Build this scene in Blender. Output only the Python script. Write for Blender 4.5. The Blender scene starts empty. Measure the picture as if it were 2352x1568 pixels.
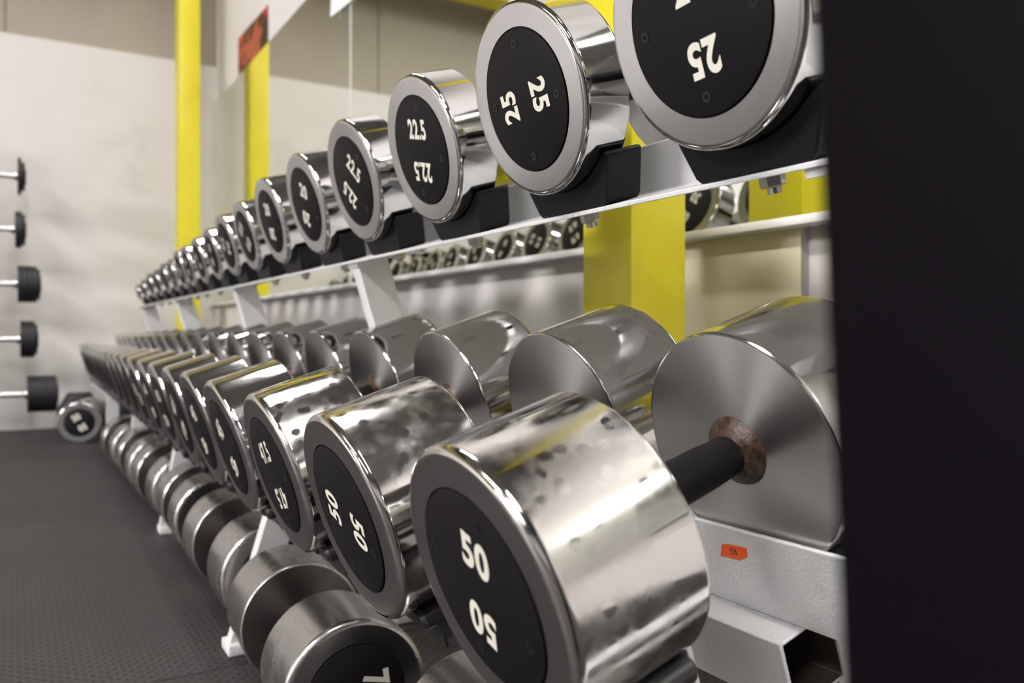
import bpy, bmesh, math, random
from mathutils import Vector, Matrix
random.seed(7)
C = bpy.context.scene.collection
PI = math.pi
H = 0.44                                   # camera height above the floor

# ------------------------------------------------------------------ materials
def new_mat(name):
    m = bpy.data.materials.new(name); m.use_nodes = True
    nt = m.node_tree; b = nt.nodes['Principled BSDF']
    return m, nt, b
def N(nt, t, **kw):
    n = nt.nodes.new(t)
    for k, v in kw.items(): setattr(n, k, v)
    return n
def noise(nt, scale, detail=3, rough=.5, vec=None):
    n = N(nt, 'ShaderNodeTexNoise'); n.inputs['Scale'].default_value = scale
    n.inputs['Detail'].default_value = detail; n.inputs['Roughness'].default_value = rough
    if vec: nt.links.new(vec, n.inputs['Vector'])
    return n
def ramp(nt, src, stops):
    r = N(nt, 'ShaderNodeValToRGB'); e = r.color_ramp.elements
    e[0].position, e[0].color = stops[0][0], stops[0][1]
    e[1].position, e[1].color = stops[-1][0], stops[-1][1]
    for p, c in stops[1:-1]:
        x = e.new(p); x.color = c
    nt.links.new(src, r.inputs['Fac']); return r
def g(v): return (v, v, v, 1)
def coord(nt, kind='Object'):
    return N(nt, 'ShaderNodeTexCoord').outputs[kind]
def bump(nt, b, height, strength=.2, dist=.001):
    n = N(nt, 'ShaderNodeBump'); n.inputs['Strength'].default_value = strength
    n.inputs['Distance'].default_value = dist
    nt.links.new(height, n.inputs['Height']); nt.links.new(n.outputs['Normal'], b.inputs['Normal'])
def plain(name, col, rough=.5, metal=0., spec=None, bscale=None, bstr=.1, bdist=.001):
    m, nt, b = new_mat(name)
    b.inputs['Base Color'].default_value = (*col, 1); b.inputs['Roughness'].default_value = rough
    b.inputs['Metallic'].default_value = metal
    if spec is not None: b.inputs['Specular IOR Level'].default_value = spec
    if bscale:
        n = noise(nt, bscale, 2, vec=coord(nt)); bump(nt, b, n.outputs['Fac'], bstr, bdist)
    return m
def chrome_mat(name, smudge, base=(.61, .605, .60), r0=.09, r1=.26):
    m, nt, b = new_mat(name); b.inputs['Metallic'].default_value = 1
    oc = coord(nt)
    oi = N(nt, 'ShaderNodeObjectInfo')
    mp = N(nt, 'ShaderNodeVectorMath', operation='ADD'); nt.links.new(oc, mp.inputs[0])
    sc = N(nt, 'ShaderNodeVectorMath', operation='SCALE'); sc.inputs['Scale'].default_value = 3.7
    cb = N(nt, 'ShaderNodeCombineXYZ')
    for s in 'XYZ': nt.links.new(oi.outputs['Random'], cb.inputs[s])
    nt.links.new(cb.outputs[0], sc.inputs[0]); nt.links.new(sc.outputs[0], mp.inputs[1])
    big = noise(nt, 14, 5, .65, mp.outputs[0])
    vo = N(nt, 'ShaderNodeTexVoronoi'); vo.inputs['Scale'].default_value = 75
    wob = noise(nt, 55, 3, .6, mp.outputs[0])
    wv = N(nt, 'ShaderNodeVectorMath', operation='SCALE'); wv.inputs['Scale'].default_value = .012
    nt.links.new(wob.outputs['Color'], wv.inputs[0])
    av = N(nt, 'ShaderNodeVectorMath', operation='ADD')
    nt.links.new(mp.outputs[0], av.inputs[0]); nt.links.new(wv.outputs[0], av.inputs[1])
    nt.links.new(av.outputs[0], vo.inputs['Vector'])
    spots = ramp(nt, vo.outputs['Distance'], [(.25, g(0)), (.40, g(1))])        # finger spots
    area = ramp(nt, big.outputs['Fac'], [(.47, g(0)), (.6, g(1))])              # where the film lies
    mul = N(nt, 'ShaderNodeMath', operation='MULTIPLY')
    nt.links.new(spots.outputs['Color'], mul.inputs[0]); nt.links.new(area.outputs['Color'], mul.inputs[1])
    fine = noise(nt, 120, 4, .7, mp.outputs[0])
    add = N(nt, 'ShaderNodeMath', operation='MULTIPLY_ADD'); add.inputs[1].default_value = smudge
    nt.links.new(mul.outputs[0], add.inputs[0])
    fr = ramp(nt, fine.outputs['Fac'], [(.3, g(0)), (.8, g(.3 * smudge))]); nt.links.new(fr.outputs['Color'], add.inputs[2])
    mr = N(nt, 'ShaderNodeMapRange'); mr.inputs['To Min'].default_value = r0; mr.inputs['To Max'].default_value = r1
    nt.links.new(add.outputs[0], mr.inputs['Value']); nt.links.new(mr.outputs[0], b.inputs['Roughness'])
    mx = N(nt, 'ShaderNodeMix', data_type='RGBA'); nt.links.new(add.outputs[0], mx.inputs['Factor'])
    mx.inputs['A'].default_value = (*base, 1); mx.inputs['B'].default_value = (base[0] * 1.02, base[1] * 1.0, base[2] * .98, 1)
    nt.links.new(mx.outputs['Result'], b.inputs['Base Color'])
    return m
def brushed_mat(name, base=(.56, .555, .56), rough=.21, an=.5):
    m, nt, b = new_mat(name); b.inputs['Metallic'].default_value = 1
    b.inputs['Base Color'].default_value = (*base, 1)
    b.inputs['Anisotropic'].default_value = an; b.inputs['Anisotropic Rotation'].default_value = .25
    t = N(nt, 'ShaderNodeTangent', direction_type='RADIAL', axis='X'); nt.links.new(t.outputs[0], b.inputs['Tangent'])
    n = noise(nt, 6, 1, .4, coord(nt)); mr = N(nt, 'ShaderNodeMapRange'); mr.inputs['To Min'].default_value = rough - .03; mr.inputs['To Max'].default_value = rough + .04
    nt.links.new(n.outputs['Fac'], mr.inputs['Value']); nt.links.new(mr.outputs[0], b.inputs['Roughness'])
    return m

M = {}
M['chrome'] = chrome_mat('polished_chrome', .35, r0=.07, r1=.17)
M['chrome_smudged'] = chrome_mat('smudged_chrome', .85, base=(.60, .588, .575), r0=.065, r1=.24)
M['satin'] = chrome_mat('satin_steel', .5, base=(.56, .545, .53), r0=.24, r1=.36)
M['brushed'] = brushed_mat('brushed_face')
M['brushed_worn'] = brushed_mat('brushed_inner_face', (.60, .59, .585), .30, .85)
M['rubber_cap'] = plain('black_rubber_cap', (.0085, .0072, .0085), .6, spec=.13, bscale=900, bstr=.12, bdist=.0004)
M['cap_gap'] = plain('dark_gap', (.004, .004, .004), .8)
M['number'] = plain('cream_number', (.72, .69, .60), .5)
M['screw'] = plain('dark_screw', (.020, .020, .024), .45, .6)
M['black_plastic'] = plain('black_plastic', (.006, .005, .0065), .45, spec=.2, bscale=500, bstr=.1, bdist=.0005)
M['rod_rubber'] = plain('black_rod_rubber', (.016, .014, .015), .42)
M['mat_black_post'] = plain('black_powder_coat', (.0028, .0018, .0036), .65, spec=.07)
M['paper'] = plain('white_paper', (.85, .85, .86), .7)
M['orange'] = plain('orange_sticker', (.95, .12, .02), .55)
M['ink'] = plain('ink', (.05, .02, .015), .6)
M['nut'] = plain('zinc_nut', (.55, .53, .49), .28, 1., bscale=300, bstr=.25, bdist=.0006)
M['bar_steel'] = plain('bar_steel', (.62, .61, .6), .22, 1.)
M['plate_rubber'] = plain('black_plate_rubber', (.012, .011, .014), .5)
M['light_body'] = plain('white_light_housing', (.8, .8, .8), .4)
M['joint'] = plain('white_mirror_edge', (.85, .87, .85), .3)
M['rail_white'] = plain('white_mirror_rail', (.72, .70, .69), .32)

def knurl():
    m, nt, b = new_mat('black_knurled_grip')
    b.inputs['Base Color'].default_value = (.006, .005, .0055, 1); b.inputs['Roughness'].default_value = .45; b.inputs['Specular IOR Level'].default_value = .12
    s = N(nt, 'ShaderNodeSeparateXYZ'); nt.links.new(coord(nt), s.inputs[0])
    at = N(nt, 'ShaderNodeMath', operation='ARCTAN2'); nt.links.new(s.outputs['Y'], at.inputs[0]); nt.links.new(s.outputs['Z'], at.inputs[1])
    outs = []
    for sg in (1, -1):
        k = N(nt, 'ShaderNodeMath', operation='MULTIPLY'); k.inputs[1].default_value = 56 * sg; nt.links.new(at.outputs[0], k.inputs[0])
        a = N(nt, 'ShaderNodeMath', operation='MULTIPLY_ADD'); a.inputs[1].default_value = 3600; nt.links.new(s.outputs['X'], a.inputs[0]); nt.links.new(k.outputs[0], a.inputs[2])
        w = N(nt, 'ShaderNodeMath', operation='SINE'); nt.links.new(a.outputs[0], w.inputs[0]); outs.append(w)
    mx = N(nt, 'ShaderNodeMath', operation='MAXIMUM'); nt.links.new(outs[0].outputs[0], mx.inputs[0]); nt.links.new(outs[1].outputs[0], mx.inputs[1])
    bump(nt, b, mx.outputs[0], .6, .0005)
    return m
M['grip'] = knurl()

def rust():
    m, nt, b = new_mat('rusty_weld'); n = noise(nt, 160, 5, .7, coord(nt))
    r = ramp(nt, n.outputs['Fac'], [(.36, (.012, .006, .004, 1)), (.52, (.045, .020, .012, 1)), (.72, (.13, .058, .032, 1))])
    nt.links.new(r.outputs['Color'], b.inputs['Base Color']); b.inputs['Roughness'].default_value = .27; b.inputs['Metallic'].default_value = .2
    bump(nt, b, n.outputs['Fac'], .5, .002); return m
M['rust'] = rust()
def inside_shade():  # shade inside the hollow beam, painted as dark brown mottling
    m, nt, b = new_mat('beam_inside_shade'); n = noise(nt, 45, 5, .65, coord(nt))
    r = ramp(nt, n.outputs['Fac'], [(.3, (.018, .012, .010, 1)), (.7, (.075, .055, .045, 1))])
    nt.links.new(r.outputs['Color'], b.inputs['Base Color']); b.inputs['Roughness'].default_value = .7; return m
M['beam_shade'] = inside_shade()
M['brushed_shaded'] = brushed_mat('shaded_inner_face', (.34, .325, .315), .30, .8)  # darkness under the rack put into the inner face colour

def yellow():
    m, nt, b = new_mat('yellow_gloss_paint'); n = noise(nt, 6, 4, .6, coord(nt, 'Object'))
    r = ramp(nt, n.outputs['Fac'], [(.3, (.68, .58, .014, 1)), (.7, (.74, .635, .025, 1))])
    nt.links.new(r.outputs['Color'], b.inputs['Base Color']); b.inputs['Roughness'].default_value = .34
    n2 = noise(nt, 60, 3, vec=coord(nt)); bump(nt, b, n2.outputs['Fac'], .08, .002); return m
M['yellow'] = yellow()

def plaster(name, c1, c2, stain):
    m, nt, b = new_mat(name); oc = coord(nt)
    n = noise(nt, 1.7, 6, .62, oc); r = ramp(nt, n.outputs['Fac'], [(.28, (*stain, 1)), (.43, (*c1, 1)), (.7, (*c2, 1))])
    sp = N(nt, 'ShaderNodeTexVoronoi'); sp.inputs['Scale'].default_value = 5.5; nt.links.new(oc, sp.inputs['Vector'])
    spr = ramp(nt, sp.outputs['Distance'], [(.018, g(0)), (.05, g(1))])
    mx = N(nt, 'ShaderNodeMix', data_type='RGBA'); nt.links.new(spr.outputs['Color'], mx.inputs['Factor'])
    mx.inputs['A'].default_value = (*[s * .75 for s in stain], 1); nt.links.new(r.outputs['Color'], mx.inputs['B'])
    nt.links.new(mx.outputs['Result'], b.inputs['Base Color']); b.inputs['Roughness'].default_value = .7
    n2 = noise(nt, 25, 5, .6, oc); bump(nt, b, n2.outputs['Fac'], .12, .004); return m
M['plaster'] = plaster('white_plaster', (.66, .625, .605), (.70, .67, .65), (.57, .53, .505))
M['cladding'] = plaster('beige_cladding', (.35, .31, .255), (.38, .335, .275), (.32, .28, .225))
M['cream'] = plaster('cream_panel', (.70, .65, .48), (.72, .67, .51), (.66, .60, .44))
M['ceiling'] = plain('ceiling_dark', (.19, .182, .18), .8)
M['wall_dim'] = plaster('far_side_wall', (.30, .292, .288), (.34, .332, .328), (.26, .252, .248))
M['refl_dark'] = plain('reflection_darkener', (.035, .032, .034), .6)  # for the added strips that darken chrome reflections

def rack_paint():
    m, nt, b = new_mat('light_grey_textured_paint'); oc = coord(nt)
    n = noise(nt, 18, 5, .6, oc)
    r = ramp(nt, n.outputs['Fac'], [(.25, (.56, .555, .545, 1)), (.4, (.66, .66, .66, 1)), (.8, (.70, .70, .705, 1))])
    d = noise(nt, 130, 4, .75, oc); dr = ramp(nt, d.outputs['Fac'], [(.735, g(1)), (.76, g(.25))])
    mu = N(nt, 'ShaderNodeMix', data_type='RGBA', blend_type='MULTIPLY'); mu.inputs['Factor'].default_value = 1
    nt.links.new(r.outputs['Color'], mu.inputs['A']); nt.links.new(dr.outputs['Color'], mu.inputs['B'])
    nt.links.new(mu.outputs['Result'], b.inputs['Base Color']); b.inputs['Roughness'].default_value = .3
    n2 = noise(nt, 420, 2, .5, oc); bump(nt, b, n2.outputs['Fac'], .6, .0014); return m
M['rack'] = rack_paint()

def rubber_floor():
    m, nt, b = new_mat('dotted_black_rubber'); oc = coord(nt)
    mp = N(nt, 'ShaderNodeMapping'); mp.inputs['Rotation'].default_value = (0, 0, PI / 4); mp.inputs['Scale'].default_value = (1 / .0125,) * 3
    nt.links.new(oc, mp.inputs['Vector'])
    fr = N(nt, 'ShaderNodeVectorMath', operation='FRACTION'); nt.links.new(mp.outputs[0], fr.inputs[0])
    su = N(nt, 'ShaderNodeVectorMath', operation='SUBTRACT'); su.inputs[1].default_value = (.5, .5, .5); nt.links.new(fr.outputs[0], su.inputs[0])
    ml = N(nt, 'ShaderNodeVectorMath', operation='MULTIPLY'); ml.inputs[1].default_value = (1, 1, 0); nt.links.new(su.outputs[0], ml.inputs[0])
    ln = N(nt, 'ShaderNodeVectorMath', operation='LENGTH'); nt.links.new(ml.outputs[0], ln.inputs[0])
    dot = ramp(nt, ln.outputs['Value'], [(.20, g(0)), (.30, g(1))])
    n = noise(nt, 3, 5, .6, oc)
    col = ramp(nt, n.outputs['Fac'], [(.3, (.022, .0170, .018, 1)), (.7, (.033, .0255, .0262, 1))])
    mu = N(nt, 'ShaderNodeMix', data_type='RGBA'); nt.links.new(dot.outputs['Color'], mu.inputs['Factor'])
    mu.inputs['A'].default_value = (.004, .0034, .004, 1); nt.links.new(col.outputs['Color'], mu.inputs['B'])
    nt.links.new(mu.outputs['Result'], b.inputs['Base Color']); b.inputs['Roughness'].default_value = .62
    bump(nt, b, dot.outputs['Color'], .7, .0015); return m
M['floor'] = rubber_floor()
M['concrete'] = plain('dark_subfloor', (.03, .027, .027), .8)

def mirror_mat():
    m, nt, b = new_mat('mirror_glass'); b.inputs['Metallic'].default_value = 1
    b.inputs['Base Color'].default_value = (.87, .89, .81, 1); b.inputs['Roughness'].default_value = .01; return m
M['mirror'] = mirror_mat()

def emit(name, col, s):
    m, nt, b = new_mat(name); b.inputs['Base Color'].default_value = (.9, .9, .9, 1)
    b.inputs['Emission Color'].default_value = (*col, 1); b.inputs['Emission Strength'].default_value = s; return m
M['tube'] = emit('fluorescent_diffuser', (1., .98, .972), 80)

def poster_mat():
    m, nt, b = new_mat('poster_print'); oc = coord(nt, 'Generated')
    s = N(nt, 'ShaderNodeSeparateXYZ'); nt.links.new(oc, s.inputs[0])
    n = noise(nt, 5.0, 4, .6, oc)
    r = ramp(nt, n.outputs['Fac'], [(.30, (.018, .008, .016, 1)), (.45, (.06, .014, .03, 1)), (.56, (.32, .05, .02, 1)), (.68, (.62, .14, .06, 1))])
    e = ramp(nt, s.outputs['Y'], [(.0, (.07, .012, .06, 1)), (.22, (.09, .014, .06, 1)), (.34, (1, 1, 1, 1)), (1, (.9, .6, .6, 1))])
    mu = N(nt, 'ShaderNodeMix', data_type='RGBA', blend_type='MULTIPLY'); mu.inputs['Factor'].default_value = .85
    nt.links.new(r.outputs['Color'], mu.inputs['A']); nt.links.new(e.outputs['Color'], mu.inputs['B'])
    nt.links.new(mu.outputs['Result'], b.inputs['Base Color']); b.inputs['Roughness'].default_value = .45; return m
M['poster'] = poster_mat()
M['red_print'] = plain('red_print', (.55, .02, .05), .5)
M['skin_print'] = plain('orange_red_print', (.40, .075, .035), .5)
M['rust_stain'] = plain('rusty_batten', (.30, .20, .04), .7)
M['mould_dark'] = plain('dark_joint', (.10, .09, .09), .8)

# ------------------------------------------------------------------ builders
def link_mesh(name, bm, mats, parent=None, smooth=30):
    me = bpy.data.meshes.new(name); bm.normal_update(); bm.to_mesh(me); bm.free()
    for m in (mats if isinstance(mats, (list, tuple)) else [mats]): me.materials.append(M[m])
    if smooth:
        me.shade_smooth(); me.set_sharp_from_angle(angle=math.radians(smooth))
    o = bpy.data.objects.new(name, me); C.objects.link(o)
    if parent is not None: o.parent = parent
    return o
def empty(name, label, cat, loc, rot=(0, 0, 0), group=None):
    o = bpy.data.objects.new(name, None); o.empty_display_size = .05; C.objects.link(o)
    o.location = loc; o.rotation_euler = rot; o['label'] = label; o['category'] = cat
    if group: o['group'] = group
    return o
def tag(o, label, cat, group=None):
    o['label'] = label; o['category'] = cat
    if group: o['group'] = group
    return o
def structure(o, label=None):
    o['kind'] = 'structure'
    if label: o['label'] = label
    return o
def box(bm, lo, hi, mi=0, bev=0):
    m = Matrix.Translation([(a + b) / 2 for a, b in zip(lo, hi)]) @ Matrix.Diagonal([b - a for a, b in zip(lo, hi)] + [1])
    r = bmesh.ops.create_cube(bm, size=1, matrix=m); vs = r['verts']
    es = list({e for v in vs for e in v.link_edges})
    for f in {f for v in vs for f in v.link_faces}: f.material_index = mi
    if bev: bmesh.ops.bevel(bm, geom=es, offset=bev, segments=2, affect='EDGES', profile=.5)
def lathe_x(bm, prof, seg=64, mi=None, axis_y=0, axis_z=0, y_scale=1):
    """revolve (x, r) pairs about the X axis; mi: material per band"""
    rings = []
    for x, r in prof:
        if r < 1e-7: rings.append([bm.verts.new((x, axis_y, axis_z))])
        else: rings.append([bm.verts.new((x, axis_y + r * math.cos(2 * PI * k / seg), axis_z + r * math.sin(2 * PI * k / seg))) for k in range(seg)])
    fs = []
    for i in range(len(rings) - 1):
        a, b = rings[i], rings[i + 1]; m = mi[i] if mi else 0
        for k in range(seg):
            k2 = (k + 1) % seg
            if len(a) == 1 and len(b) == 1: continue
            if len(a) == 1: f = bm.faces.new((a[0], b[k], b[k2]))
            elif len(b) == 1: f = bm.faces.new((a[k], b[0], a[k2]))
            else: f = bm.faces.new((a[k], b[k], b[k2], a[k2]))
            f.material_index = m; fs.append(f)
    bmesh.ops.recalc_face_normals(bm, faces=fs)
def arc(x0, r0, rad, a0, a1, n):
    return [(x0 + rad * math.cos(math.radians(a0 + (a1 - a0) * k / n)), r0 + rad * math.sin(math.radians(a0 + (a1 - a0) * k / n))) for k in range(n + 1)]
def prism(bm, poly, fn, t0, t1, mi=0):
    """poly of 2D points swept from t0 to t1; fn(p, t) gives the 3D point"""
    a = [bm.verts.new(fn(p, t0)) for p in poly]; b = [bm.verts.new(fn(p, t1)) for p in poly]
    n = len(poly); fs = [bm.faces.new(a), bm.faces.new(b)]
    fs += [bm.faces.new((a[i], a[(i + 1) % n], b[(i + 1) % n], b[i])) for i in range(n)]
    for f in fs: f.material_index = mi
    bmesh.ops.recalc_face_normals(bm, faces=fs)

# ------------------------------------------------------------------ lettering
_glyph = {}
def glyph(ch, bold):
    if (ch, bold) not in _glyph:
        cu = bpy.data.curves.new('t', 'FONT'); cu.body = ch; cu.size = 1; cu.offset = bold; cu.resolution_u = 6
        o = bpy.data.objects.new('t', cu); C.objects.link(o); bpy.context.view_layer.update()
        me = o.evaluated_get(bpy.context.evaluated_depsgraph_get()).to_mesh()
        vs = [(v.co.x, v.co.y) for v in me.vertices]; fs = [tuple(p.vertices) for p in me.polygons]
        C.objects.unlink(o); bpy.data.objects.remove(o); bpy.data.curves.remove(cu)
        x0 = min(v[0] for v in vs); x1 = max(v[0] for v in vs); _glyph[(ch, bold)] = ([(x - x0, y) for x, y in vs], fs, x1 - x0)
    return _glyph[(ch, bold)]
def text_mesh(s, h, bold=.036, squeeze=.8, gap=.06):
    vs, fs, x = [], [], 0
    for ch in s:
        gv, gf, w_ = glyph(ch, bold); n = len(vs)
        vs += [(x + px, py) for px, py in gv]; fs += [tuple(n + i for i in f) for f in gf]; x += w_ + gap
    y0, y1 = min(v[1] for v in vs), max(v[1] for v in vs); k = h / (y1 - y0); x -= gap
    return [((px - x / 2) * k * squeeze, (py - (y0 + y1) / 2) * k) for px, py in vs], fs
def text_bm(s, h, place, bold=.036, squeeze=.8):
    vs, fs = text_mesh(s, h, bold, squeeze); bm = bmesh.new()
    bv = [bm.verts.new(place(x, y)) for x, y in vs]
    for f in fs:
        try: bm.faces.new([bv[i] for i in f])
        except ValueError: pass
    return bm

# ------------------------------------------------------------------ dumbbells
def dumbbell(name, label, group, loc, rot, R, L, Lh, text, roll=0., front=('chrome', 'brushed'), cap=.716, seg=72, screws=True, rear_numbers=False,
             numbers=True, th=None, handle_r=.0150, weld=True, edge=.0055, numscale=1., inner='brushed_worn'):
    """local frame: X along the axis (front head at -X), Z up, origin at the resting point under the middle"""
    root = empty(name, label, 'dumbbell', loc, rot, group)
    def put(o, parent=None):
        if parent is None:
            o.parent = root; o.location = (0, 0, R); o.rotation_euler = (-roll, 0, 0)
        else: o.parent = parent
        return o
    h2 = Lh / 2
    bm = bmesh.new()
    prof = [(-h2 - .004, 0), (-h2 - .004, handle_r * .93), (-h2 + .006, handle_r * .93), (-h2 * .5, handle_r * 1.03), (0, handle_r * 1.08), (h2 * .5, handle_r * 1.03), (h2 - .006, handle_r * .93), (h2 + .004, handle_r * .93), (h2 + .004, 0)]
    lathe_x(bm, prof, 40)
    put(link_mesh('handle', bm, 'grip'))
    rc = R * cap
    for s in (-1, 1):
        bm = bmesh.new(); b2 = .0022
        pr = [(h2, 0.0), (h2, R - b2 - .0006)] + [(h2, R - b2)] + [(x, r) for x, r in arc(h2 + b2, R - b2, b2, 180, 90, 3)][1:]
        pr += [(h2 + b2 + .0006, R), (h2 + L - edge - .0008, R)]
        pr += arc(h2 + L - edge, R - edge, edge, 90, 0, 6) + [(h2 + L, R - edge - .0008)]
        k = len(pr)
        pr += [(h2 + L, rc + .0016), (h2 + L - .0012, rc + .0012), (h2 + L - .0012, 0)]
        mi = [1] * (len(pr) - 1)
        for q in range(1, k - 1): mi[q] = 0
        mi[0] = mi[1] = 3; mi[k - 2] = 1
        mi[k] = 2; mi[k + 1] = 2
        lathe_x(bm, [(s * x, r) for x, r in pr], seg, mi)
        hd = put(link_mesh('head', bm, [front[0], front[1], 'cap_gap', inner], smooth=25))
        # rubber end cap
        bm = bmesh.new()
        lathe_x(bm, [(s * (h2 + L - .0011), rc), (s * (h2 + L + .0006), rc), (s * (h2 + L + .0012), rc - .0009), (s * (h2 + L + .0012), 0)], seg)
        put(link_mesh('end_cap', bm, 'rubber_cap', smooth=40), hd)
        xf = s * (h2 + L + .0012)
        if numbers and (s < 0 or rear_numbers):
            hh = (th or R * .30) * numscale; sq = .86 if len(text) < 3 else .74
            for flip in (1, -1):
                def place(x, y, flip=flip, s=s):
                    return (xf + s * .00025, s * x * flip, (y + R * .285) * flip)
                put(link_mesh('number', text_bm(text, hh, place, squeeze=sq), 'number', smooth=0), hd)
        if screws and s < 0:
            for q in range(4):
                a = q * PI / 2 + .12
                bm = bmesh.new(); rs = R * .045
                lathe_x(bm, [(s * (h2 + L + .0010), rs), (s * (h2 + L + .0016), rs), (s * (h2 + L + .0016), rs * .42), (s * (h2 + L + .0008), rs * .36), (s * (h2 + L + .0008), 0)], 16,
                        axis_y=rc * .80 * math.cos(a), axis_z=rc * .80 * math.sin(a))
                put(link_mesh('screw', bm, 'screw', smooth=40), hd)
        if weld:
            bm = bmesh.new()
            lathe_x(bm, [(s * (h2 + .001), handle_r * 1.75), (s * (h2 - .0025), handle_r * 1.62), (s * (h2 - .006), handle_r * 1.25), (s * (h2 - .0085), handle_r * .9)], 40)
            put(link_mesh('weld_collar', bm, 'rust', smooth=60), hd)
    return root

ORD = ['first', 'second', 'third', 'fourth', 'fifth', 'sixth', 'seventh', 'eighth', 'ninth', 'tenth', 'eleventh', 'twelfth', 'thirteenth', 'fourteenth', 'fifteenth', 'sixteenth', 'seventeenth', 'eighteenth', 'nineteenth', 'twentieth']
R_ = math.radians

# ---- upper tier
TU = R_(16.8); cu, su = math.cos(TU), math.sin(TU)
UX, UZ = .3957, .1199 + H                     # resting line under the front face of the nearest head
UY = [0.3859, 0.5922, 0.8049, 1.0155, 1.2205, 1.4251, 1.6165, 1.7898, 1.9538, 2.1168, 2.2802, 2.407, 2.5555, 2.7104, 2.8789, 3.043, 3.2312, 3.4088]
UR = [0.0825, 0.0812, 0.0792, 0.079, 0.0765, 0.0746, 0.0678, 0.0656, 0.0595, 0.0568, 0.0543, 0.0534, 0.0472, 0.0463, 0.0422, 0.0417, 0.0355, 0.0313]
UW = ['25', '25', '22.5', '22.5', '20', '20', '17.5', '17.5', '15', '15', '12.5', '12.5', '10', '10', '7.5', '7.5', '5', '5']
UF = [.0015 * i for i in range(18)]              # how far each front face stands back
UROLL = [2.5, 91, -13.8, -49.7, -27.3, -11.5, 35, 70, -20, 40, 10, 60, 0, 30, 80, 10, 50, 0]
U_L, U_MID = .046, .111
def up_pt(u, y, v): return Vector((UX + u * cu - v * su, y, UZ + u * su + v * cu))
for i in range(18):
    lh = 2 * (U_MID - UF[i] - U_L)
    dumbbell('dumbbell', f'polished chrome {UW[i]} kg dumbbell on the upper tier, {ORD[i]} from the black post', 'dumbbells on the upper tier',
             up_pt(U_MID, UY[i], .0006), (0, -TU, 0), UR[i], U_L, lh, UW[i], R_(UROLL[i]), seg=96 if i < 5 else 48,
             screws=i < 6, numbers=i < 13, rear_numbers=i < 13, weld=i < 8, handle_r=.015 if i < 11 else (.0115 if i < 16 else .0085), cap=.716, edge=.0045, th=.0215 * UR[i] / .08 if len(UW[i]) > 2 else .0228 * UR[i] / .08)

# ---- lower tier
TL = R_(17.573); cl, sl = math.cos(TL), math.sin(TL)
LS = .9015                                    # size of the lower tier
LX, LZ = .4376 * LS, -.1975 * LS + H          # resting line under the middle
LY = [.4007, .6107, .8300, 1.0493, 1.2524, 1.4422] + [1.4422 + .1885 * k + .014 * ((k + 1) // 4 - (0 if k > 2 else 0)) for k in range(1, 15)]
LR = [v * LS for v in [.0941, .0942, .0948, .0956, .0962, .0962]] + [.0866 - .00035 * k for k in range(14)]
LL = [v * LS for v in [.1033, .1051, .1011, .0975, .0916, .0882]] + [.077 - .0032 * k for k in range(14)]
LW = ['50', '50', '47.5', '45', '45', '42.5', '42.5', '40', '40', '37.5', '37.5', '35', '35', '32.5', '32.5', '30', '30', '27.5', '27.5', '25']
LROLL = [-18, 74.6, 12.5, 24, 10, 40, 0, 20, 70, 30, 0, 45, 0, 20, 60, 0, 0, 0, 0, 0]
L_LH = .130 * LS
def lo_pt(u, y, v): return Vector((LX + u * cl - v * sl, y, LZ + u * sl + v * cl))
for i in range(20):
    dumbbell('dumbbell', f'large smudged chrome {LW[i]} kg dumbbell on lower tier, {ORD[i]} from the black post', 'dumbbells on the lower tier',
             lo_pt(0, LY[i], .0006), (0, -TL, 0), LR[i], LL[i], L_LH, LW[i], R_(LROLL[i]), front=('chrome_smudged' if i < 3 else 'chrome', 'brushed'),
             seg=112 if i < 4 else 56, screws=i < 5, numbers=i < 9, weld=i < 10, cap=.7046, edge=.0062, handle_r=.0146, th=(.0268 if len(LW[i]) < 3 else .0245) * LS)

# ---- on the floor (axes along the rack, end to end)
FL = [  # (x, y front, radius, head length, handle, turn, label)
    (.351, .298, .0745, .106, .145, 0, 'satin chrome dumbbell on the floor tucked under the nearest rack heads beside the black post'),
    (.303, .775, .0735, .108, .120, -3.6, 'large satin chrome dumbbell marked seventy on the floor below the second lower tier head'),
    (.331, 1.200, .078, .104, .124, -.6, 'satin chrome dumbbell on the floor in front of the nearest visible grey rack leg'),
    (.339, 1.622, .079, .092, .086, -1.5, 'short chrome dumbbell on the floor just beyond the nearest visible grey rack leg'),
    (.340, 1.952, .080, .098, .130, 1, 'chrome dumbbell on the floor directly after the gap showing a grey rack leg'),
    (.338, 2.325, .080, .098, .126, 0, 'chrome dumbbell on the floor next to last in the row under the rack'),
    (.334, 2.722, .080, .098, .130, 1, 'chrome dumbbell on the floor ending the row farthest along under the rack'),
]
for k, (x, y, FR, Lf, Lhf, turn, lab) in enumerate(FL):
    dumbbell('dumbbell', lab, 'dumbbells lying on the floor', (x, y + Lf + Lhf / 2, .0096), (0, 0, PI / 2 + R_(turn)), FR, Lf, Lhf, '70' if k == 1 else '60', R_(-82 if k == 1 else 20),
             front=('satin', 'brushed'), seg=96 if k < 3 else 56, screws=False, numbers=k < 4, weld=True, cap=.66, edge=.006, th=.028, inner='brushed_shaded')
dumbbell('dumbbell', 'chrome dumbbell on the floor by the far wall, its numbered black cap facing the camera', None, (.262, 3.80, .0096), (0, 0, PI / 2 - R_(14)),
         .0812, .075, .12, '50', R_(30), front=('chrome', 'brushed'), seg=64, screws=False, cap=.68, edge=.006, th=.026)

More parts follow.
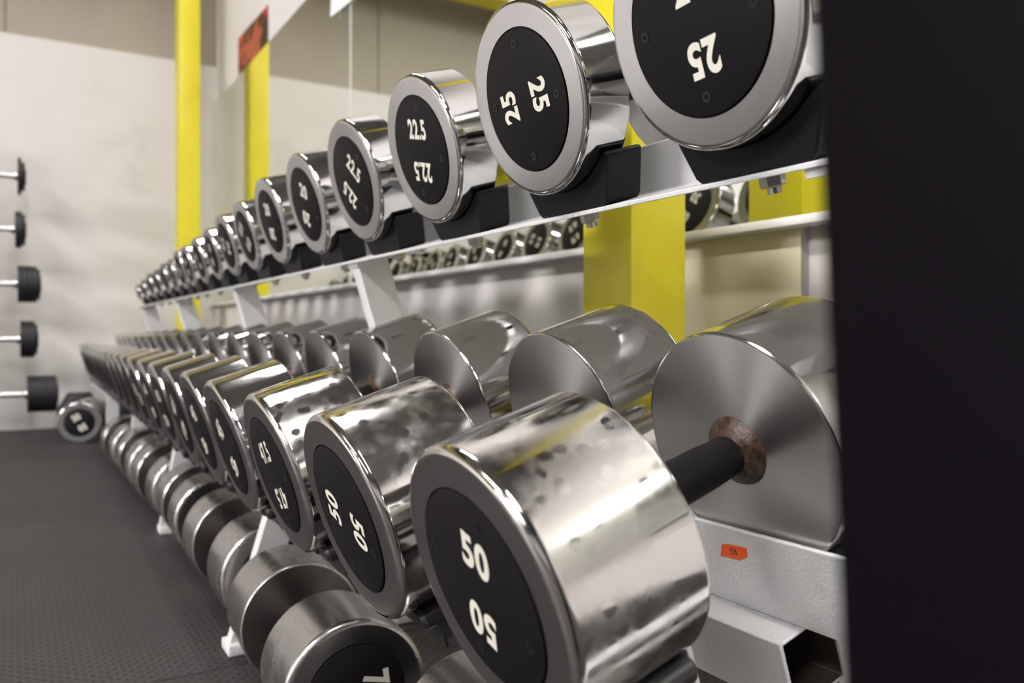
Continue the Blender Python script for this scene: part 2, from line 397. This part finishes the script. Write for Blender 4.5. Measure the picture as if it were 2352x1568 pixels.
# ---- black hex dumbbells by the far wall
def hex_dumbbell(label, loc, rz, r, L):
    root = empty('hex_dumbbell', label, 'dumbbell', loc, (0, 0, rz), 'black hex dumbbells by the far wall')
    z = r * math.cos(PI / 6)
    bm = bmesh.new(); lathe_x(bm, [(-.07, 0), (-.07, .016), (.07, .016), (.07, 0)], 24, axis_z=z); link_mesh('handle', bm, 'bar_steel', root)
    for s in (-1, 1):
        bm = bmesh.new()
        def hx(rr, x): return [bm.verts.new((x, rr * math.cos(PI / 3 * k), z + rr * math.sin(PI / 3 * k))) for k in range(6)]
        rings = [hx(r * .8, s * .065), hx(r, s * .08), hx(r, s * (.065 + L - .018)), hx(r * .78, s * (.065 + L))]
        fs = [bm.faces.new(rings[0]), bm.faces.new(rings[-1])]
        for a, b in zip(rings, rings[1:]):
            fs += [bm.faces.new((a[k], a[(k + 1) % 6], b[(k + 1) % 6], b[k])) for k in range(6)]
        bmesh.ops.recalc_face_normals(bm, faces=fs)
        link_mesh('head', bm, 'plate_rubber', root, smooth=20)
    return root
hex_dumbbell('black rubber hex dumbbell on the floor against the far wall behind a chrome one', (.262, 4.135, .0096), PI / 2 - R_(2), .094, .10)
hex_dumbbell('black rubber hex dumbbell on the floor below the far end of the rack', (.50, 4.12, .0096), PI / 2 + R_(4), .100, .10)

# ------------------------------------------------------------------ the rack
rack = empty('dumbbell_rack', 'long light grey two tier steel dumbbell rack along the mirrored wall', 'rack', (.5, 2.1, .009))
RB = Vector((.5, 2.1, .009))
Y0, Y1, UEND = .30, 4.25, 3.62
def rel(v): return v - RB
def tier_prism(name, poly, pt, y0, y1, mat='rack', parent=None, label=None):
    bm = bmesh.new(); prism(bm, poly, lambda p, t: rel(pt(p[0], t, p[1])), y0, y1)
    o = link_mesh(name, bm, mat, rack if parent is None else parent, smooth=25)
    bv = o.modifiers.new('edge', 'BEVEL'); bv.width = .0009; bv.segments = 2; bv.limit_method = 'ANGLE'
    if label: o['label'] = label
    return o
def rect(u0, u1, v0, v1): return [(u0, v0), (u1, v0), (u1, v1), (u0, v1)]
def angle_rail(u0, u1, v0, vt, th=.004, lip=.004, flip=False):
    """bottom plate u0..u1, upstand at u1 (or at u0 when flipped)"""
    p = [(u0, v0), (u1, v0), (u1, vt), (u1 - th, vt), (u1 - th, v0 + th), (u0, v0 + th)]
    if flip: p = [(u0, v0), (u1, v0), (u1, v0 + th), (u0 + th, v0 + th), (u0 + th, vt), (u0, vt)]
    return p
front_up = tier_prism('front_rail', angle_rail(.0200, .094, -.0235, .0215), up_pt, .24, UEND)
tier_prism('rear_rail', angle_rail(.128, .2020, -.0235, .0215, flip=True), up_pt, .24, UEND)
# lower tier: rails, centre box beam with an open end
tier_prism('front_rail', angle_rail(-.098, -.0527, -.027, .0252, th=.0036), lo_pt, .356, Y1)
tier_prism('rear_rail', angle_rail(.0527, .146, -.037, .0261, th=.0036, flip=True), lo_pt, .27, Y1)
bm = bmesh.new()                                 # hollow box beam
u0, u1, v0, v1, w = .0297, .0838, -.0915, -.0374, .0029
outer = rect(u0, u1, v0, v1); inner = rect(u0 + w, u1 - w, v0 + w, v1 - w)
ya, yb = .371, Y1
vo = [[bm.verts.new(rel(lo_pt(p[0], y, p[1]))) for p in outer] for y in (ya, yb)]
vi = [[bm.verts.new(rel(lo_pt(p[0], y, p[1]))) for p in inner] for y in (ya, yb)]
fs = []
for k in range(4):
    k2 = (k + 1) % 4
    fs.append(bm.faces.new((vo[0][k], vo[0][k2], vo[1][k2], vo[1][k])))
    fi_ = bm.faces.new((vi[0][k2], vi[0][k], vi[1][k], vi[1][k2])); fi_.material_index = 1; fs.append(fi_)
    for e in (0, 1): fs.append(bm.faces.new((vo[e][k], vo[e][k2], vi[e][k2], vi[e][k])))
bmesh.ops.recalc_face_normals(bm, faces=fs)
o = link_mesh('box_beam', bm, ['rack', 'beam_shade'], rack, smooth=25)
bv = o.modifiers.new('edge', 'BEVEL'); bv.width = .0012; bv.segments = 2; bv.limit_method = 'ANGLE'

# saddles of the upper tier: moulded black cradles bolted to the rails
def cradle(R, wt, wb, vt, vb, n=14):
    k = R / .082
    Rr = R + .0004; wi = math.sqrt(max(Rr * Rr - (Rr - vt + .005) ** 2, 1e-6))
    pts = [(-wb, vb), (wb, vb), (wb + (wt - wb) * .25, vb + .004), (wt, vt - .003), (wt - .0015, vt - .0006), (wt - .004, vt)]
    pts += [(max(wi + .001, wt - .006 * k), vt - .0008)]
    a0 = math.asin(min(wi / Rr, 1))
    pts += [(Rr * math.sin(a0 - 2 * a0 * k / n), Rr - Rr * math.cos(a0 - 2 * a0 * k / n)) for k in range(n + 1)]
    pts += [(min(-wi - .001, -wt + .006 * k), vt - .0008), (-wt + .004, vt), (-wt + .0015, vt - .0006), (-wt, vt - .003), (-wb - (wt - wb) * .25, vb + .004)]
    return pts
def saddle(R, y, pt, ua, ub, wt, wb, vt, vb):
    bm = bmesh.new(); prism(bm, cradle(R, wt, wb, vt, vb), lambda p, t: rel(pt(t, y + p[0], p[1])), ua, ub)
    o = link_mesh('saddle', bm, 'black_plastic', rack, smooth=25)
    bv = o.modifiers.new('edge', 'BEVEL'); bv.width = .0014; bv.segments = 2; bv.limit_method = 'ANGLE'; bv.angle_limit = R_(40)
    return o
def hex_nut(y, u, pt, parent):
    bm = bmesh.new()
    def ring(r, v): return [bm.verts.new(rel(pt(u + r * math.cos(PI / 3 * k + .3), y + r * math.sin(PI / 3 * k + .3), v))) for k in range(6)]
    a, b, c = ring(.0088, -.0236), ring(.0088, -.0305), ring(.0072, -.0318)
    fs = [bm.faces.new(a), bm.faces.new(c)]
    for p, q in ((a, b), (b, c)): fs += [bm.faces.new((p[k], p[(k + 1) % 6], q[(k + 1) % 6], q[k])) for k in range(6)]
    d = [[bm.verts.new(rel(pt(u + .005 * math.cos(PI / 6 * k), y + .005 * math.sin(PI / 6 * k), v))) for k in range(12)] for v in (-.0318, -.0362)]
    fs += [bm.faces.new(d[1])] + [bm.faces.new((d[0][k], d[0][(k + 1) % 12], d[1][(k + 1) % 12], d[1][k])) for k in range(12)]
    bmesh.ops.recalc_face_normals(bm, faces=fs)
    return link_mesh('nut', bm, 'nut', parent, smooth=25)
for i in range(18):
    R = UR[i]; k = R / .082
    gap = min(UY[i] - UY[i - 1] if i else .21, (UY[i + 1] - UY[i]) if i < 17 else .2) / 2 - .006
    wt = min(.065 * k, gap); wb = min(.047 * k, gap - .004); vt = .0235 * (k if i < 17 else k * .9)
    f = saddle(R, UY[i], up_pt, max(.022, UF[i] + .010), .060, wt, wb, vt, -.0192)
    hex_nut(UY[i], .040, up_pt, f)
    f = saddle(R, UY[i], up_pt, .162, min(.200, .212 - UF[i]), wt, wb, vt, -.0192)

# lower tier: a base block with two rubber rods under every head
def rod_saddle(R, y, ua, ub, vb, r=.0088):
    bm = bmesh.new(); al = math.asin(.0405 / R)
    for s in (-1, 1):
        cy = s * (R + r) * math.sin(al); cv = R - (R + r + .0004) * math.cos(al)
        n = 14; rings = []
        for t in (ua, ua + .003, ub - .003, ub):
            q = r if t in (ua + .003, ub - .003) else r - .003
            rings.append([bm.verts.new(rel(lo_pt(t, y + cy + q * math.cos(2 * PI * k / n), cv + q * math.sin(2 * PI * k / n)))) for k in range(n)])
        fs = [bm.faces.new(rings[0]), bm.faces.new(rings[-1])]
        for a, b in zip(rings, rings[1:]): fs += [bm.faces.new((a[k], a[(k + 1) % n], b[(k + 1) % n], b[k])) for k in range(n)]
        bmesh.ops.recalc_face_normals(bm, faces=fs)
        prism(bm, [(cy - .0075, vb), (cy + .0075, vb), (cy + .0075, cv), (cy - .0075, cv)], lambda p, t: rel(lo_pt(t, y + p[0], p[1])), ua + .012, ub - .008)
    prism(bm, [(-.056, vb), (.056, vb), (.05, vb + .010), (-.05, vb + .010)], lambda p, t: rel(lo_pt(t, y + p[0], p[1])), ua + .014, ub - .010)
    return link_mesh('saddle', bm, 'rod_rubber', rack, smooth=35)
for i in range(20):
    rod_saddle(LR[i], LY[i], max(-.137, -.0586 - LL[i]), -.0570, -.0231)
    rod_saddle(LR[i], LY[i], .0570, min(.140, .0586 + LL[i]), -.0331)
# the bar whose rounded end shows under the nearest head
# frames: foot beam, leg, cross arms, leaning upright
FY = [.2720, (LY[3] + LR[3] + LY[4] - LR[4]) / 2, (LY[7] + LR[7] + LY[8] - LR[8]) / 2, (LY[11] + LR[11] + LY[12] - LR[12]) / 2, (LY[15] + LR[15] + LY[16] - LR[16]) / 2]
def bevelled(o, w_):
    bv = o.modifiers.new('edge', 'BEVEL'); bv.width = w_; bv.segments = 2; bv.limit_method = 'ANGLE'
for fi, y in enumerate(FY):
    dx = 0 if fi < 2 else (.026 if fi < 3 else .062)
    ya, yb = y - .0125, y + .0125
    top = up_pt(.0267, 0, -.0240); k = (top.z - .012) / cu
    foot = top - Vector((-su, 0, cu)) * k
    bm = bmesh.new()
    prism(bm, [(0, 0), (.050, 0), (.050, 1), (0, 1)], lambda p, t: rel(Vector((foot.x + p[0] * cu + (top.x - foot.x) * p[1], t, .012 + (top.z - .012) * p[1] + p[0] * su * p[1]))), ya, yb)
    bevelled(link_mesh('upright', bm, 'rack', rack, smooth=25), .002)
    tier_prism('cross_arm', rect(.024, .2000, -.0300, -.0238), up_pt, y - .020 + (.055 if fi == 0 else 0), y + .020 + (.055 if fi == 0 else 0))
    tier_prism('cross_arm', rect(-.060, .150, -.070, -.0375), lo_pt, ya, yb)
    # front leg, splaying forward to the floor
    bm = bmesh.new()
    prism(bm, [(.3055, .2100), (.350, .2235), (.296, .0235), (.2500, .0235)], lambda p, t: rel(Vector((p[0] + dx * (1 - p[1] / .22), t, p[1]))), y - .0105, y + .0105)
    bevelled(link_mesh('leg', bm, 'rack', rack, smooth=25), .0015)
    bm = bmesh.new(); box(bm, (.246 + dx, y - .022, .0094), (.70, y + .022, .0240), bev=.002)
    for v in bm.verts: v.co = rel(v.co)
    link_mesh('foot_beam', bm, 'rack', rack, smooth=25)

# orange price sticker on the rear upstand, lower tier
stk = [(.4820, .0012), (.4775, .0120), (.4722, .0137), (.4590, .0146), (.4507, .0154), (.4518, .0075), (.4616, .0022), (.4720, .0016)]
stk = [(a * LS, b * LS) for a, b in stk]
bm = bmesh.new(); prism(bm, stk, lambda p, t: rel(lo_pt(t, p[0], p[1])), .0522, .0526)
o = link_mesh('price_sticker', bm, 'orange', rack, smooth=0); o['label'] = 'orange price sticker with a handwritten 50'
bm = bmesh.new()                                 # handwritten digits as pen strokes
def stroke(pts, w_=.00042):
    for (x0, y0), (x1, y1) in zip(pts, pts[1:]):
        d_ = math.hypot(x1 - x0, y1 - y0); nx, ny = -(y1 - y0) / d_ * w_ / 2, (x1 - x0) / d_ * w_ / 2
        prism(bm, [(x0 + nx, y0 + ny), (x1 + nx, y1 + ny), (x1 - nx, y1 - ny), (x0 - nx, y0 - ny)], lambda p, t: rel(lo_pt(t, .4200 - p[0], .0074 + p[1])), .05195, .05215)
stroke([(-.0003, .0027), (-.0024, .0024), (-.0028, .0004), (-.0013, .0008), (-.0005, -.0006), (-.0012, -.0021), (-.0029, -.0023)])
stroke([(.0020 + .0010 * math.cos(k * PI / 6), .0002 + .0024 * math.sin(k * PI / 6)) for k in range(13)])
t_ = link_mesh('number', bm, 'ink', o, smooth=0)

# ------------------------------------------------------------------ room
XW, YW = .885, 4.32
def flat_box(name, lo, hi, mat, label=None, bev=0):
    bm = bmesh.new(); box(bm, lo, hi, bev=bev); return structure(link_mesh(name, bm, mat, smooth=25 if bev else 0), label)
flat_box('floor', (-11.5, -4.2, -.10), (1.2, 4.6, 0), 'concrete')
ZC = 3.55
flat_box('ceiling', (-11.5, -4.2, ZC), (1.2, 4.6, ZC + .1), 'ceiling')
flat_box('wall_far', (-11.5, YW, 0), (1.2, YW + .2, 1.785), 'plaster', 'white plastered far wall below the beige cladding')
flat_box('wall_far_upper', (-11.5, YW + .018, 1.785), (1.2, YW + .2, ZC), 'cladding', 'beige cladding on the upper far wall')
flat_box('wall_right', (XW, .722, 0), (XW + .2, YW, ZC), 'plaster', 'white wall behind the mirrors')
flat_box('wall_right_near', (XW + .012, -4.2, 0), (XW + .2, .722, ZC), 'plaster')
flat_box('wall_left', (-11.7, -4.2, 0), (-11.5, 4.6, ZC), 'wall_dim')
flat_box('wall_back', (-11.5, -4.4, 0), (1.2, -4.2, ZC), 'wall_dim')
flat_box('wall_panel', (XW - .004, .722, 0), (XW - .0005, .98, .598), 'cream', 'cream panel on the wall beside the near yellow column')
flat_box('dark_reflect_strip_left', (-11.499, -4.2, 0), (-11.47, YW, 1.0), 'refl_dark')  # unseen dark strips added to darken what the lower heads reflect
flat_box('dark_reflect_strip_back', (-11.47, -4.199, 0), (.88, -4.17, 1.0), 'refl_dark')
# joint and rusty batten on the cladding
flat_box('trim_1', (-.0225, YW + .0155, 1.785), (-.0185, YW + .0185, 2.9), 'mould_dark')
bm = bmesh.new(); box(bm, (-.20, YW + .010, 1.773), (.0856, YW + .0179, 1.790)); structure(link_mesh('trim_2', bm, 'rust_stain', smooth=0))
# yellow columns (box sections) and the high yellow beam
def column(name, x0, x1, y0, y1, label):
    o = flat_box(name, (x0, y0, 0.0005), (x1, y1, ZC - .001), 'yellow', label, bev=.004); return o
column('column_near', .664, .757, .804, .907, 'glossy yellow square steel column between the rack and the mirrors')
column('column_far', .664, .757, 4.045, 4.165, 'glossy yellow square steel column in the far corner')
bm = bmesh.new()
for lo, hi in (((-11.4, 4.00, 2.332), (.6635, 4.165, 2.368)), ((-11.4, 4.072, 2.3685), (.6635, 4.086, 2.52)), ((-11.4, 4.00, 2.5205), (.6635, 4.165, 2.55))): box(bm, lo, hi, bev=.003)
structure(link_mesh('beam_far', bm, 'yellow', smooth=25), 'yellow steel beam high along the far wall')

# rubber floor mats
ym = [-1.02, .04, 1.10, 2.14, 3.22, 4.315]; xm = [-4.2, -3.2, -2.2, -1.2, -.2, .874]
mat_lab = ['black dotted rubber floor mat under the black post', 'black dotted rubber floor mat nearest the camera, holding the nearest white floor tag\'s row front', 'black dotted rubber mat with the nearest white tag on it',
           'black dotted rubber mat between two seams in mid floor', 'black dotted rubber mat running up to the far wall']
for j in range(5):
    bm = bmesh.new(); box(bm, (-.2 + .001, ym[j] + .0012, .0002), (.874, ym[j + 1] - .0012, .009), bev=.001)
    o = link_mesh('rubber_mat', bm, 'floor', smooth=25)
    tag(o, ['black dotted rubber floor mat under the black post', 'black dotted rubber floor mat closest to the camera, before the first seam', 'black dotted rubber floor mat after the first seam, under the nearest visible rack leg',
            'black dotted rubber floor mat after the second seam, before the one at the wall', 'black dotted rubber floor mat meeting the far wall'][j], 'floor mat', 'rubber mats along the rack')
for i in range(4):
    for j in range(5):
        bm = bmesh.new(); box(bm, (xm[i] + .001, ym[j] + .0012, .0002), (xm[i + 1] - .001, ym[j + 1] - .0012, .009), bev=.001)
        o = link_mesh('rubber_mat', bm, 'floor', smooth=25)
        tag(o, 'black dotted rubber floor mat out in the aisle beyond the frame', 'floor mat', 'rubber mats in the aisle')

# mirrors
ZB, ZT = .152 + H, 1.154 + H
MY = [(-1.55, .402), (.406, 2.356), (2.362, 4.318)]
ML = ['wall mirror panel near the black post', 'wall mirror panel behind the near yellow column', 'wall mirror panel reaching into the far corner']
for (a, b), lab in zip(MY, ML):
    r = empty('wall_mirror', lab, 'mirror', (.8725, (a + b) / 2, ZB), group='mirrors along the wall')
    def mb(name, lo, hi, mat, bev=0):
        bm = bmesh.new(); box(bm, lo, hi, bev=bev)
        for v in bm.verts: v.co -= Vector((.8725, (a + b) / 2, ZB))
        return link_mesh(name, bm, mat, r, smooth=25 if bev else 0)
    mb('mirror_glass', (.870, a + .002, ZB), (.875, b - .002, ZT), 'mirror')
    mb('backing_board', (.8752, a, ZB), (.8805, b, ZT), 'mould_dark')
    mb('side_strip', (.8688, a - .0035, ZB), (.8752, a + .0018, ZT), 'joint')
    mb('bottom_rail', (.846, a, ZB - .012), (.880, b, ZB - .0002), 'rail_white', .002)

# paper on the mirror joint and the poster above
bm = bmesh.new(); box(bm, (.8655, 2.325, 1.432), (.8662, 2.497, 1.66))
for v in bm.verts:
    if v.co.z < 1.5 and v.co.y > 2.4: v.co.x -= .012
tag(link_mesh('paper_sheet', bm, 'paper', smooth=0), 'white paper sheet stuck over the mirror joint', 'paper')
pr = empty('poster', 'dark red poster of a muscular torso on the wall above the mirror', 'poster', (.8835, 3.594, 1.60))
def pb(name, poly, x, mat):
    bm = bmesh.new(); prism(bm, poly, lambda p, t: Vector((t - .8835, p[0] - 3.594, p[1] - 1.60)), x, x + .0006); return link_mesh(name, bm, mat, pr, smooth=0)
pb('printed_picture', [(3.339, 1.598), (3.849, 1.598), (3.849, 1.785), (3.339, 1.765)], .8838, 'poster')
pb('figure', [(3.47, 1.600), (3.47, 1.66), (3.43, 1.69), (3.44, 1.71), (3.50, 1.715), (3.53, 1.745), (3.565, 1.75), (3.585, 1.715), (3.66, 1.705), (3.73, 1.73), (3.80, 1.70), (3.80, 1.68), (3.70, 1.675), (3.64, 1.65), (3.63, 1.600)], .8832, 'skin_print')
pb('red_mark', [(3.345, 1.735), (3.415, 1.74), (3.41, 1.763), (3.345, 1.762)], .8833, 'red_print')

# ------------------------------------------------------------------ barbells on the far wall
def barbell(z, widths, radii, xl, label):
    """xl: x of the inner face of the plates at the near end"""
    yb = 4.10; x_mid = -.62
    r = empty('barbell', label, 'barbell', (x_mid, yb, z), group='fixed barbells on the far rack')
    bm = bmesh.new(); lathe_x(bm, [(-.66, 0), (-.66, .0125), (.66, .0125), (.66, 0)], 28); link_mesh('bar', bm, 'bar_steel', r)
    for s in (-1, 1):
        x = xl - x_mid
        bm = bmesh.new(); lathe_x(bm, [(s * (x - .012), .0127), (s * (x - .012), .019), (s * (x + .001), .019), (s * (x + .001), .0127)], 28); link_mesh('collar', bm, 'bar_steel', r)
        for w_, rr in zip(widths, radii):
            e = .0022
            bm = bmesh.new()
            lathe_x(bm, [(s * (x + .0004), .0126), (s * (x + .0004), rr - e), (s * (x + e), rr), (s * (x + w_ - e), rr), (s * (x + w_ - .0004), rr - e), (s * (x + w_ - .0004), .0126)], 48)
            link_mesh('plate', bm, 'plate_rubber', r); x += w_
        bm = bmesh.new(); lathe_x(bm, [(s * x, 0), (s * x, .036), (s * (x + .004), .034), (s * (x + .004), 0)], 28); link_mesh('end_cap', bm, 'plate_rubber', r)
    return r
barbell(.6728 + H, [.015, .013], [.078, .061], .0237, 'fixed barbell with thin black plates, topmost on the far wall')
barbell(.4456 + H, [.026, .012], [.078, .066], .0140, 'fixed barbell with black plates, second from top on the far wall')
barbell(.2141 + H, [.018, .018, .018, .018, .012], [.079, .079, .079, .078, .066], .0226, 'fixed barbell with thick black plates, third from top on the far wall')
barbell(-.022 + H, [.018, .018, .018, .010], [.079, .079, .079, .066], .0317, 'fixed barbell with black plates, fourth from top on the far wall')
barbell(-.2578 + H, [.018] * 6 + [.006], [.079] * 6 + [.068], .0568, 'fixed barbell with thickest black plates, lowest on the far wall')
st = empty('barbell_stand', 'dark upright stand carrying the fixed barbells at the far wall', 'rack', (-.62, 4.2, .0095))
for s in (-1, 1):
    x = .42 * s
    bm = bmesh.new(); box(bm, (x - .03, -.03, 0), (x + .03, .03, 1.30), bev=.003); link_mesh('post', bm, 'mat_black_post', st)
    bm = bmesh.new(); box(bm, (x - .03, -.35, 0), (x + .03, .08, .05), bev=.003); link_mesh('foot', bm, 'mat_black_post', st)
    for z in (.6728, .4456, .2141, -.022, -.2578):
        zz = z + H - .0095
        bm = bmesh.new(); box(bm, (x - .02, -.118, zz - .030), (x + .02, -.0305, zz - .0128), bev=.002); box(bm, (x - .02, -.124, zz - .030), (x + .02, -.1165, zz + .004), bev=.002)
        link_mesh('cradle_arm', bm, 'mat_black_post', st)

# ------------------------------------------------------------------ black post close to the camera
post = empty('steel_post', 'black steel upright post standing out of focus right beside the camera', 'post', (.17, .0334, .0095), (R_(-3.3), 0, 0))
bm = bmesh.new(); box(bm, (-.040, -.024, .008), (.050, .0440, 2.25), bev=.004); link_mesh('tube', bm, 'mat_black_post', post)
bm = bmesh.new(); box(bm, (-.055, -.06, .0045), (.065, .075, .012), bev=.001); link_mesh('base_plate', bm, 'mat_black_post', post)

# ------------------------------------------------------------------ lights
def ceiling_light(x, y, label, L=1.5, W=.28, z=3.30):
    r = empty('ceiling_light', label, 'ceiling light', (x, y, z), group='fluorescent fittings over the gym floor')
    bm = bmesh.new(); box(bm, (-W / 2, -L / 2, .012), (W / 2, L / 2, .075), bev=.004); link_mesh('housing', bm, 'light_body', r)
    bm = bmesh.new(); box(bm, (-W / 2 + .02, -L / 2 + .02, 0), (W / 2 - .02, L / 2 - .02, .0118)); link_mesh('diffuser', bm, 'tube', r, smooth=0)
    for yy in (-L / 2 + .2, L / 2 - .2):
        bm = bmesh.new(); box(bm, (-.006, yy - .006, .0752), (.006, yy + .006, ZC - z - .0005)); link_mesh('hanger', bm, 'light_body', r, smooth=0)
lamps = ((-.30, -3.1, 'over the aisle beside the rack, far behind the camera'), (-.30, -1.0, 'over the aisle beside the rack, just behind the camera'),
                  (-3.0, -1.3, 'over the middle of the gym, behind the camera'), (-3.0, .8, 'over the middle of the gym, nearest the barbells'), (.22, 2.75, 'close above the far end of the rack'),
         (-7.2, .7, 'across the hall, level with the rack'), (-9.4, .7, 'farthest across the hall from the rack'))
for x, y, lab in lamps:
    ceiling_light(x, y, f'long white fluorescent ceiling light {lab}', W=.12 if x > 0 else (.2 if x > -1 else (.34 if x > -5 else 1.9)), L=1.5)
w = bpy.data.worlds.new('World'); bpy.context.scene.world = w; w.use_nodes = True
w.node_tree.nodes['Background'].inputs[0].default_value = (.9, .93, 1, 1); w.node_tree.nodes['Background'].inputs[1].default_value = .05

# ------------------------------------------------------------------ camera
yaw, pit, rol = .5469, -.0078, .0019
F = Vector((math.sin(yaw) * math.cos(pit), math.cos(yaw) * math.cos(pit), math.sin(pit)))
Rt = Vector((math.cos(yaw), -math.sin(yaw), 0)); U = Rt.cross(F)
c_, s_ = math.cos(rol), math.sin(rol)
Rv, Uv = Rt * c_ + U * s_, U * c_ - Rt * s_
cam = bpy.data.cameras.new('camera'); co = bpy.data.objects.new('camera', cam); C.objects.link(co)
m = Matrix((Rv, Uv, -F)).transposed().to_4x4(); m.translation = (0, 0, H); co.matrix_world = m
cam.sensor_width = 36; cam.lens = 1888.7 / 2352 * 36; cam.clip_start = .01; cam.clip_end = 50
cam.dof.use_dof = True; cam.dof.focus_distance = .66; cam.dof.aperture_fstop = 5.8; cam.dof.aperture_blades = 7
sc = bpy.context.scene; sc.camera = co
sc.view_settings.view_transform = 'Standard'; sc.view_settings.look = 'None'; sc.view_settings.gamma = 1; sc.view_settings.use_curve_mapping = False
sc.view_settings.exposure = 0.15
